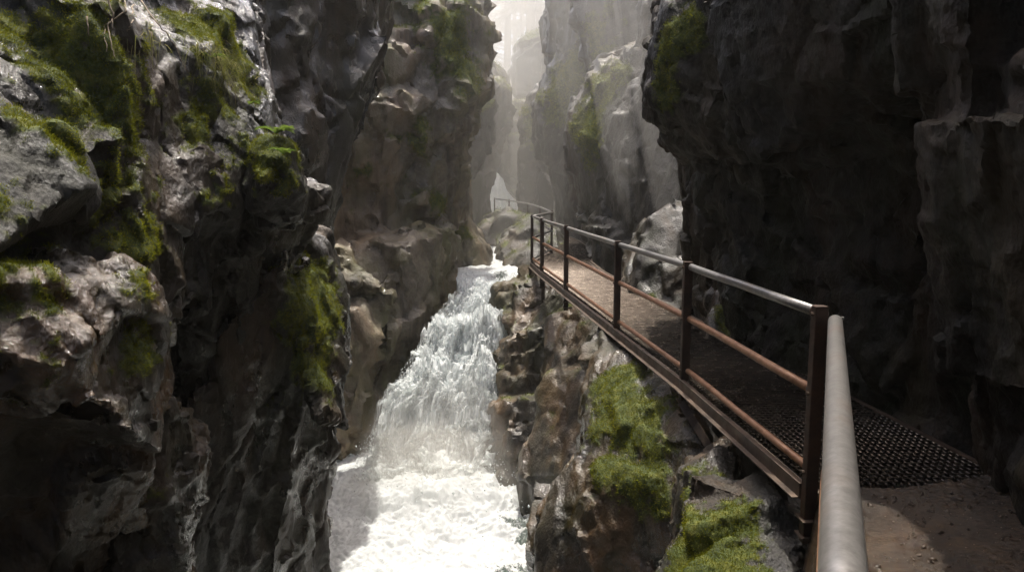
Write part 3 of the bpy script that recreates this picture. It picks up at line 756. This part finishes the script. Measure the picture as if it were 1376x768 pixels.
# ------------------------------------------------------------------ water
def water_mat(name, base=(.035, .05, .042)):
    m = NT(name)
    vec = m.n('ShaderNodeTexCoord').outputs['Object']
    foam = m.attr('foam')
    fn = m.noise(vec, 16, 10, .72, .6)
    f2 = m.math('ADD', foam, m.math('MULTIPLY', m.math('SUBTRACT', fn, .5), 1.3))
    fm = m.ramp(f2, [(.32, 0), (.52, 1)])
    nrm = m.bump(m.math('ADD', fn, m.noise(vec, 60, 6, .7)), .55, .025)
    clear = m.princ(**{'Base Color': base, 'Roughness': .07, 'Normal': nrm, 'Specular IOR Level': .6})
    d = m.n('ShaderNodeBsdfDiffuse'); d.inputs[0].default_value = (.80, .82, .82, 1); m.l(nrm, d.inputs['Normal'])
    t = m.n('ShaderNodeBsdfTranslucent'); t.inputs[0].default_value = (.80, .84, .83, 1)
    mx = m.n('ShaderNodeMixShader'); mx.inputs[0].default_value = .5; m.l(d.outputs[0], mx.inputs[1]); m.l(t.outputs[0], mx.inputs[2])
    out = m.n('ShaderNodeMixShader'); m.l(fm, out.inputs[0]); m.l(clear, out.inputs[1]); m.l(mx.outputs[0], out.inputs[2])
    return m.done(out.outputs[0])
M['water'] = water_mat('torrent_water')
M['water_clear'] = water_mat('green_water', (.07, .09, .06))

def foam_only(name, alpha=False):
    m = NT(name)
    vec = m.n('ShaderNodeTexCoord').outputs['Object']
    d = m.n('ShaderNodeBsdfDiffuse'); d.inputs[0].default_value = (.80, .82, .82, 1)
    t = m.n('ShaderNodeBsdfTranslucent'); t.inputs[0].default_value = (.80, .84, .84, 1)
    mx = m.n('ShaderNodeMixShader'); mx.inputs[0].default_value = .5; m.l(d.outputs[0], mx.inputs[1]); m.l(t.outputs[0], mx.inputs[2])
    res = mx.outputs[0]
    if alpha:
        uv = m.n('ShaderNodeUVMap').outputs[0]
        n = m.noise(m.map(uv, (9, 2.6, 1)), 1.6, 10, .70, .5)
        n2 = m.noise(m.map(uv, (40, 9, 1)), 1.5, 6, .7)
        a = m.math('ADD', m.math('MULTIPLY', n, .7), m.math('MULTIPLY', n2, .3))
        a = m.math('ADD', a, m.math('MULTIPLY', m.attr('foam'), .3))
        al = m.ramp(a, [(.58, 0), (.72, .85)])
        tr = m.n('ShaderNodeBsdfTransparent')
        o = m.n('ShaderNodeMixShader'); m.l(al, o.inputs[0]); m.l(tr.outputs[0], o.inputs[1]); m.l(res, o.inputs[2]); res = o.outputs[0]
    return m.done(res)
M['veil'] = foam_only('water_veil', True)
M['spray'] = foam_only('white_spray')

# rows of the fall: photo row, distance, left edge, right edge
FALL = [(368, 18.0, 612, 716), (378, 17.4, 616, 700), (395, 16.9, 620, 688), (420, 16.3, 614, 682), (447, 15.75, 594, 682), (470, 15.3, 576, 684), (520, 14.55, 549, 684), (580, 13.85, 520, 676), (640, 13.35, 498, 674), (668, 13.1, 490, 678)]
def fall_point(v, u):
    r = np.array(FALL, float); k = np.linspace(0, 1, len(r))
    row = np.stack([np.interp(v, k, r[:, j]) for j in range(4)], -1)
    Lp = np.array([P(a[2], a[0], a[1]) for a in row]); Rp = np.array([P(a[3], a[0], a[1]) for a in row])
    return Lp, Rp
def waterfall():
    nu, nv = 300, 760
    def sheet(off, amp, lift, seed, widen):
        v = np.linspace(0, 1, nv); u = np.linspace(-widen, 1 + widen, nu)
        Lp, Rp = fall_point(v, None)
        S = Lp[:, None] + (Rp - Lp)[:, None] * u[None, :, None]
        V = S.reshape(-1, 3); vv = np.repeat(v, nu); uu = np.tile(u, nv)
        T = np.gradient(S, axis=0); U = np.gradient(S, axis=1); N = np.cross(U, T).reshape(-1, 3); N /= np.linalg.norm(N, axis=1)[:, None]
        N[N[:, 2] < 0] *= -1
        turb = sstep(.12, .55, vv)
        q = np.stack([uu * 2.0, vv * 5.5, np.zeros_like(uu)], 1) + seed
        qw = q + .35 * np.stack([fbm(q * 1.7 + 4, 3), fbm(q * 1.7 + 9, 3), np.zeros_like(uu)], 1)
        big = fbm(qw * np.array([1.6, .55, 1]), 4)
        lump = ridged(qw * np.array([2.2, 1.6, 1]), 4) * .35 + fbm(qw * np.array([5, 3, 1]), 4) * .35
        fine = fbm(qw * np.array([16, 8, 1]), 4, .6)
        edge = np.clip(np.minimum(uu, 1 - uu) * 5, -1, 1)
        # crest in the middle, dropping at both sides
        d = amp * ((.06 + .46 * turb) * big + (.05 + .40 * turb) * lump + (.02 + .09 * turb) * fine) + turb * .13 * np.sin(vv * 27 + 2.6 * fbm(q * np.array([.7, .5, 1]) + 3, 2) + 1.5 * uu) + lift + .28 * np.minimum(edge, .6) * (.3 + .7 * turb)
        W = V + N * d[:, None]
        W[:, 0] += turb * .05 * fbm(qw * np.array([9, 5, 1]), 3)
        split = np.exp(-((uu - (.62 - .25 * sstep(.15, .7, vv))) / .13) ** 2) * (1 - sstep(.45, .75, vv))
        foam = np.clip(.80 + 1.05 * sstep(.06, .36, vv) + .3 * big + .25 * fine - .55 * split + .25 * np.abs(uu - .5) * (1 - turb), 0, 1.4)
        return W, foam, uu, vv
    i = np.arange(nv - 1)[:, None] * nu + np.arange(nu - 1)[None]
    Fc = np.stack([i, i + 1, i + nu + 1, i + nu], -1).reshape(-1, 4)
    W, foam, uu, vv = sheet(0, 1, 0, 0., .03)
    me = mesh_np('waterfall', W, Fc); set_attr(me, 'foam', foam)
    wf = new_obj('waterfall', me, M['water']); setp(wf, kind='structure')
    for k in range(3):
        W, foam, uu, vv = sheet(0, 1.0, .10 + .13 * k, 11.7 * (k + 1), .05)
        W = W.reshape(nv, nu, 3)[170:]; n2 = nv - 170
        me = mesh_np('veil', W.reshape(-1, 3), Fc[:(n2 - 1) * (nu - 1)])
        uv = me.uv_layers.new(name='UVMap'); li = np.empty(len(me.loops), np.int32); me.loops.foreach_get('vertex_index', li)
        UV = np.stack([uu + k * 3.1, vv * 3.0 + k * 1.7], 1)[170 * nu:].astype(np.float32); uv.data.foreach_set('uv', UV[li].ravel())
        set_attr(me, 'foam', (np.clip(foam, 0, 1) - .5 - .8 * np.clip(np.abs(uu - .5) * 2 - .85, 0, 1))[170 * nu:])
        setp(new_obj('veil', me, M['veil'], wf), kind='structure')
    # drops thrown off the fall and the pool
    N = 22000
    v = RNG.beta(2.0, 1.2, N); Lp, Rp = fall_point(v, None)
    u = np.where(RNG.random(N) < .4, RNG.choice([0, 1], N) + RNG.normal(0, .08, N) * v, RNG.random(N))
    c = Lp + (Rp - Lp) * u[:, None]
    c[:, 2] += np.abs(RNG.normal(0, .20, N)) * v; c[:, 1] -= np.abs(RNG.normal(0, .35, N)) * v
    sz = RNG.lognormal(math.log(.0065), .5, N); sz = np.minimum(sz, .02)
    return wf, c, sz
wf, dc, dsz = waterfall()

def drops(name, c, sz, stretch=1.8):
    base = np.array([(1, 0, 0), (-1, 0, 0), (0, 1, 0), (0, -1, 0), (0, 0, 1), (0, 0, -1)], float)
    fc = np.array([(0, 2, 4), (2, 1, 4), (1, 3, 4), (3, 0, 4), (2, 0, 5), (1, 2, 5), (3, 1, 5), (0, 3, 5)])
    b = base * np.array([1, 1, stretch])
    V = c[:, None] + b[None] * sz[:, None, None] + RNG.normal(0, .15, (len(c), 6, 3)) * sz[:, None, None]
    Fc = (np.arange(len(c)) * 6)[:, None, None] + fc[None]
    me = mesh_np(name, V.reshape(-1, 3), Fc.reshape(-1, 3))
    return setp(new_obj(name, me, M['spray']), kind='stuff')
N = 5000
pc = np.stack([RNG.uniform(-2.6, .3, N), 13.2 - np.abs(RNG.normal(0, .9, N)), -3.75 + np.abs(RNG.normal(0, .28, N))], 1)
drops('water_spray', np.concatenate([dc, pc]), np.concatenate([dsz, RNG.lognormal(math.log(.006), .5, N)]))

def pool():
    def near_fall(V): return np.sqrt(((V[:, 0] + 1.2) / 1.6) ** 2 + ((V[:, 1] - 12.6) / 1.6) ** 2)
    def z(V):
        d = near_fall(V); t = np.exp(-d * d * .5)
        q = V * np.array([1, 1, 0]); qw = q + .25 * np.stack([fbm(q * 1.5, 3), fbm(q * 1.5 + 8, 3), 0 * q[:, 0]], 1)
        return -3.85 + .5 * t + (.07 + .24 * t) * (fbm(qw * .9, 3) * .9 + fbm(qw * 2.6, 3, .5) * .3) + .030 * ridged(q * 3.1 + .3 * qw, 3) + .035 * fbm(qw * 14, 5, .68)
    def foam(V):
        q = V * np.array([1, 1, 0]); d = near_fall(V)
        qw = q + .3 * np.stack([fbm(q * 1.2, 3), fbm(q * 1.2 + 8, 3), 0 * q[:, 0]], 1)
        f = 1.0 - .28 * np.clip(d - 1.2, 0, 3) + .35 * fbm(qw * 1.6, 4) + .2 * ridged(qw * 2.2, 3)
        f -= .75 * sstep(-.9, .5, V[:, 0] + .5 * fbm(q * 1.3, 3)) * sstep(13.2, 12.2, V[:, 1])
        return np.clip(f, 0, 1.3)
    grid('plunge_pool', np.linspace(-4.5, 3.2, 420), np.linspace(3, 14.4, 600), z, M['water'], attr={'foam': foam})
    def z2(V):
        q = V * np.array([1, .5, 0])
        return -.64 + .004 * (V[:, 1] - 18) + .06 * ridged(q * 1.8, 4) + .04 * fbm(q * 6, 4)
    def f2(V):
        q = V * np.array([1, .5, 0])
        return np.clip(.75 + .4 * fbm(q * 1.5, 4) + .02 * (V[:, 1] - 22), .1, 1.3)
    grid('river', np.linspace(-5.2, 5, 240), np.linspace(17.7, 46, 520), z2, M['water'], attr={'foam': f2})
    # far white cascade at the end of the gorge
    def zc(V): return -.5 + 3.6 * sstep(44.4, 40.5, V[:, 1] * -1 + 84.9) + .2 * fbm(V * 1.5, 3)
    nu, nv = 60, 90
    v = np.linspace(0, 1, nv); u = np.linspace(0, 1, nu)
    U, Vv = np.meshgrid(u, v); q = np.stack([U.ravel() * 2, Vv.ravel() * 3, 0 * U.ravel()], 1)
    X = -1.3 + 1.4 * q[:, 0] / 2 + .1 * fbm(q * 2, 3); Z = 3.6 - 4.2 * Vv.ravel(); Y = 43.5 - 1.6 * Vv.ravel() ** 2 + .25 * fbm(q * np.array([3, 1, 1]), 4)
    i = np.arange(nv - 1)[:, None] * nu + np.arange(nu - 1)[None]
    me = mesh_np('cascade', np.stack([X, Y, Z], 1), np.stack([i, i + 1, i + nu + 1, i + nu], -1).reshape(-1, 4))
    set_attr(me, 'foam', np.ones(nu * nv))
    setp(new_obj('cascade', me, M['water']), kind='structure')
pool()

# ------------------------------------------------------------------ trees beyond the gorge
def conifer(x, y, z, h, r, label, crown_from=.25):
    root = empty('conifer', (x, y, z), label, 'tree', 'conifers beyond the gorge')
    b = MB(); n = 10
    tube(b, [(random.uniform(-.08, .08) * (k > 0), random.uniform(-.08, .08), -.8 + (h + .8) * k / n) for k in range(n + 1)], [r * (1.25 if k == 0 else 1) * (1 - .9 * k / n) + .02 for k in range(n + 1)], 12)
    Vs = []; zz = h * crown_from
    br = MB()
    while zz < h:
        t = (zz / h - crown_from) / (1 - crown_from)
        ln = (1 - t) ** .8 * h * .17 * random.uniform(.6, 1.1) + .25
        for k in range(random.randint(3, 5)):
            if random.random() < .35: continue
            a = random.uniform(0, 2 * math.pi); L = ln * random.uniform(.6, 1.15); droop = random.uniform(.15, .45)
            d = np.array([math.cos(a), math.sin(a), 0])
            tip = np.array([0, 0, zz]) + d * L + np.array([0, 0, -L * droop])
            tube(b, [(0, 0, zz), tuple(tip)], [.045 * (1 - .6 * t), .008], 5, False)
            m = int(28 * L) + 10
            s = np.sqrt(RNG.random(m)) * .95 + .05
            p = np.array([0, 0, zz]) + d * (L * s)[:, None] + np.array([0, 0, -1]) * (L * droop * s ** 1.3)[:, None]
            side = np.cross(d, [0, 0, 1]); sg = RNG.choice([-1, 1], m)
            ll = .30 * L * (1.15 - s) + .16
            dirv = side * sg[:, None] * .8 + d * .6 + np.array([0, 0, -.35]) + RNG.normal(0, .25, (m, 3))
            q = p + dirv * ll[:, None]; wv = np.cross(dirv, RNG.normal(0, 1, (m, 3))); wv /= np.linalg.norm(wv, axis=1)[:, None]
            Vs.append(np.stack([p - wv * .045, p + wv * .045, q], 1).reshape(-1, 3))
        zz += random.uniform(.35, .7)
    V = np.concatenate(Vs)
    cr = new_obj('crown', mesh_np('crown', V, np.arange(len(V)).reshape(-1, 3), False), M['needle'], root)
    build(b, 'trunk', M['bark'], root, smooth=True)
TREES = [(683, 52, .30, 21), (700, 58, .24, 19), (712, 50, .42, 22), (724, 53, .34, 21), (742, 60, .3, 20), (662, 60, .28, 20), (646, 64, .3, 20), (691, 74, .26, 20), (735, 76, .3, 20)]
TL = ['bare-trunked conifer standing left of the light gap in the haze', 'thin conifer in the middle of the light gap', 'thickest conifer trunk right of the light gap', 'straight conifer trunk just left of the mossy buttress',
      'conifer half hidden behind the mossy buttress', 'feathery conifer beside the tan cliff edge', 'leafy conifer partly behind the tan cliff', 'faint distant conifer between the bare trunk and the thin one', 'faint distant conifer right of the straight trunk']
for (px, Y, r, h), lb in zip(TREES, TL):
    x = (px - CX) / F * Y * 1.01
    z = float(slope(np.array([[x, Y, 0.]]))[0])
    conifer(x, Y, z, h, r, lb, .22 if px < 670 else .42)

# ------------------------------------------------------------------ plants on the rocks
def blades_mesh(name, root_pt, n, ln, spread, fall, mat, wd=.0024, dirv=(.35, -.4, -.1)):
    Vs, Fs = [], []
    for k in range(n):
        p = np.array([random.gauss(0, spread), random.gauss(0, spread), random.gauss(0, spread * .4)])
        d = np.array(dirv) + np.array([random.gauss(0, .45), random.gauss(0, .35), random.gauss(0, .25)])
        d /= np.linalg.norm(d); L = ln * random.uniform(.5, 1.25)
        s = np.cross(d, [random.gauss(0, .3), random.gauss(0, .3), 1]); s /= np.linalg.norm(s)
        b = len(Vs)
        for j in range(5):
            t = j / 4; q = p + d * L * t + np.array([0, 0, -1]) * L * fall * t * t; w = wd * (1 - t * .9)
            Vs += [q - s * w, q + s * w]
        Fs += [[b + 2 * j, b + 2 * j + 1, b + 2 * j + 3, b + 2 * j + 2] for j in range(4)]
    return mesh_np(name, np.array(Vs), np.array(Fs))
GR_ = [(285, 58, 'pale grass tuft drooping from the top of the mossy cliff', 80, .22), (305, 80, 'long dry grass tuft hanging under the pale tuft on the mossy cliff', 90, .26), (322, 112, 'short grass tuft beside the mossy cliff rim', 50, .15), (205, 42, 'straw grass tuft right of the hanging roots', 40, .18)]
for px, py, lb, n, ln in GR_:
    b = hit(px, py, [r for r in ROCKS if r[0].name.startswith('mossy_cliff')])
    if b is None: continue
    o = new_obj('grass_tuft', blades_mesh('grass_tuft', None, n, ln, .07, .9, None), M['grass']); o.location = [float(x) for x in b[1]]
    setp(o, lb, 'grass', 'grass tufts on the mossy cliff')
def fern(loc, n, ln, lb):
    Vs, Fs = [], []
    for k in range(n):
        a = random.uniform(-2.6, .6); d = np.array([math.cos(a), math.sin(a) * .7, random.uniform(.5, .95)]); d /= np.linalg.norm(d)
        L = ln * random.uniform(.7, 1.2); s0 = np.cross(d, [0, 0, 1]); s0 /= np.linalg.norm(s0)
        for j in range(22):
            t = j / 22; c = d * L * t + np.array([0, 0, -1]) * L * .55 * t * t
            tw = L * .26 * math.sin(math.pi * min(1, t * .9 + .12)) 
            for sg in (-1, 1):
                q = c + s0 * sg * tw + d * tw * .45; b = len(Vs); wv = d * L * .020
                Vs += [c - wv, c + wv, q]; Fs.append([b, b + 1, b + 2])
    o = new_obj('fern', mesh_np('fern', np.array(Vs), np.array(Fs), False), M['fern']); o.location = [float(x) for x in loc]
    return setp(o, lb, 'fern', 'ferns on the mossy cliff')
for px, py, n, ln, lb in [(372, 170, 8, .20, 'bright fern at the right rim of the mossy cliff'), (384, 200, 6, .16, 'small fern just above the overhanging nose'), (345, 140, 6, .15, 'yellowish fern on the moss left of the bright fern'), (295, 75, 6, .16, 'fern among the pale grass near the cliff top')]:
    b = hit(px, py, [r for r in ROCKS if r[0].name.startswith('mossy_cliff')])
    if b: fern(b[1] + b[2] * .02, n, ln, lb)
ROOTS = [([(150, -15), (152, 12), (146, 30), (150, 55), (158, 75)], 'pale hanging root forking left at the top of the mossy cliff'), ([(178, -12), (170, 15), (166, 35), (150, 60)], 'long pale root crossing down to the left'),
         ([(172, -15), (163, 18), (158, 40)], 'thin short root between the two pale roots'), ([(122, 18), (122, 40)], 'stubby dark root left of the pale roots'), ([(186, 5), (187, 30), (184, 55)], 'thin dark root right of the pale roots'),
         ([(196, 0), (220, 35), (245, 65), (258, 92)], 'thin runner root trailing down the bare rock patch'), ([(210, 45), (211, 85)], 'hair-thin root hanging over the moss lip')]
for pts, lb in ROOTS:
    w = []
    for px, py in pts:
        b = hit(px, py, [r for r in ROCKS if r[0].name.startswith('mossy_cliff')])
        if b is not None: w.append(b[1] + b[2] * .05 - np.array([0, .03, 0]))
    if len(w) < 2: continue
    w = np.array(w); ymin = w[:, 1]
    fine = []
    for i in range(len(w) - 1):
        for t in np.linspace(0, 1, 6)[:-1]: fine.append(w[i] * (1 - t) + w[i + 1] * t + RNG.normal(0, .004, 3))
    fine.append(w[-1])
    b = MB(); tube(b, fine, list(np.linspace(.0055, .002, len(fine))), 6); L0 = fine[0]
    o = build(b, 'root', M['root'], None, smooth=True, loc=L0); o.location = [float(x) for x in L0]
    setp(o, lb, 'root', 'roots hanging on the mossy cliff')

# ------------------------------------------------------------------ air and light
SUN_EL, SUN_AZ = R(74), R(2)      # azimuth measured from straight ahead, positive to the right
def misty(density, aniso, color=(.98, .955, .90, 1)):
    m = NT('misty_air'); v = m.n('ShaderNodeVolumePrincipled'); v.inputs['Color'].default_value = color; v.inputs['Density'].default_value = density
    v.inputs['Anisotropy'].default_value = aniso
    return m.done(vol=v.outputs[0])
def haze(density):
    me = bpy.data.meshes.new('haze'); bm = bmesh.new(); bmesh.ops.create_cube(bm, size=1); bm.to_mesh(me); bm.free()
    o = new_obj('haze', me, misty(density, .5)); o.location = (0, 57, 12.5); o.scale = (130, 150, 39); setp(o, kind='stuff')
haze(.0010)
def mist(c, r, density, aniso=.5, seed=0):
    """a lumpy mist volume for spray, gap glow and sun shafts, denser than the air around it"""
    me = bpy.data.meshes.new('haze'); bm = bmesh.new(); bmesh.ops.create_icosphere(bm, subdivisions=5, radius=1); bm.to_mesh(me); bm.free()
    v = vcos(me); v = v * (1 + .28 * fbm(v * 1.6 + seed, 4))[:, None] * np.array(r)
    me.vertices.foreach_set('co', v.astype(np.float32).ravel()); me.update()
    o = new_obj('haze', me, misty(density, aniso)); o.location = c; setp(o, kind='stuff')
mist((3.2, 27, 5), (6.8, 14, 10), .0115, .45, 3)
mist((1.0, 47, 9), (8, 9, 14), .065, .5, 5)  # dense far bank added to make the gap glow
mist((.5, 37, 3), (4, 6, 5), .02, .5, 15)
mist((-1.3, 12.5, -3.4), (1.8, 1.3, .8), .16, .2, 8)
mist((-1.2, 12.7, -3.0), (1.3, 1.0, 1.4), .10, .2, 21)
mist((-1.6, 12.0, -3.3), (1.2, 1.3, 1.1), .10, .2, 33)
for c, r, dn, ty in (((1.75, 14.6, 4.3), (.38, .9, 3.2), .075, -.16), ((2.35, 13.4, 3.4), (.32, .8, 2.8), .08, -.20), ((2.95, 12.3, 2.9), (.26, .7, 2.3), .075, -.22), ((1.2, 17.5, 5.2), (.4, .9, 3.6), .04, -.12)):  # tilted mist streaks shaped to stand in for sun shafts
    mist(c, r, dn, .45, c[0] * 7)
    bpy.context.scene.objects[-1].rotation_euler = (0, ty, 0)

w = bpy.data.worlds.new('World'); SC.world = w; w.use_nodes = True; nt = w.node_tree
bg = nt.nodes['Background']; sky = nt.nodes.new('ShaderNodeTexSky'); sky.sky_type = 'NISHITA'; sky.sun_disc = False
sky.sun_elevation = SUN_EL; sky.sun_rotation = SUN_AZ; sky.air_density = .7; sky.dust_density = 5; sky.ozone_density = .3
nt.links.new(sky.outputs[0], bg.inputs[0]); bg.inputs[1].default_value = .15
s = bpy.data.lights.new('sun', 'SUN'); s.energy = 2.6; s.angle = R(.5); s.color = (1, .95, .86)
so = bpy.data.objects.new('sun', s); C.objects.link(so)
d = Vector((math.sin(SUN_AZ) * math.cos(SUN_EL), math.cos(SUN_AZ) * math.cos(SUN_EL), math.sin(SUN_EL)))
so.rotation_euler = (-d).to_track_quat('-Z', 'Y').to_euler(); so.location = (0, 20, 40)

SC.view_settings.view_transform = 'Standard'; SC.view_settings.look = 'None'; SC.view_settings.exposure = 1.5; SC.view_settings.gamma = 1
cy = SC.cycles
cy.use_denoising = True; cy.max_bounces = 8; cy.diffuse_bounces = 4; cy.glossy_bounces = 3; cy.transmission_bounces = 4; cy.volume_bounces = 2; cy.transparent_max_bounces = 12
cy.use_adaptive_sampling = True; cy.adaptive_threshold = .02; cy.sample_clamp_indirect = 6
print('ROCK VERTS', sum(len(r[1]) for r in ROCKS))
for r in ROCKS: print(r[0].name, len(r[1]))
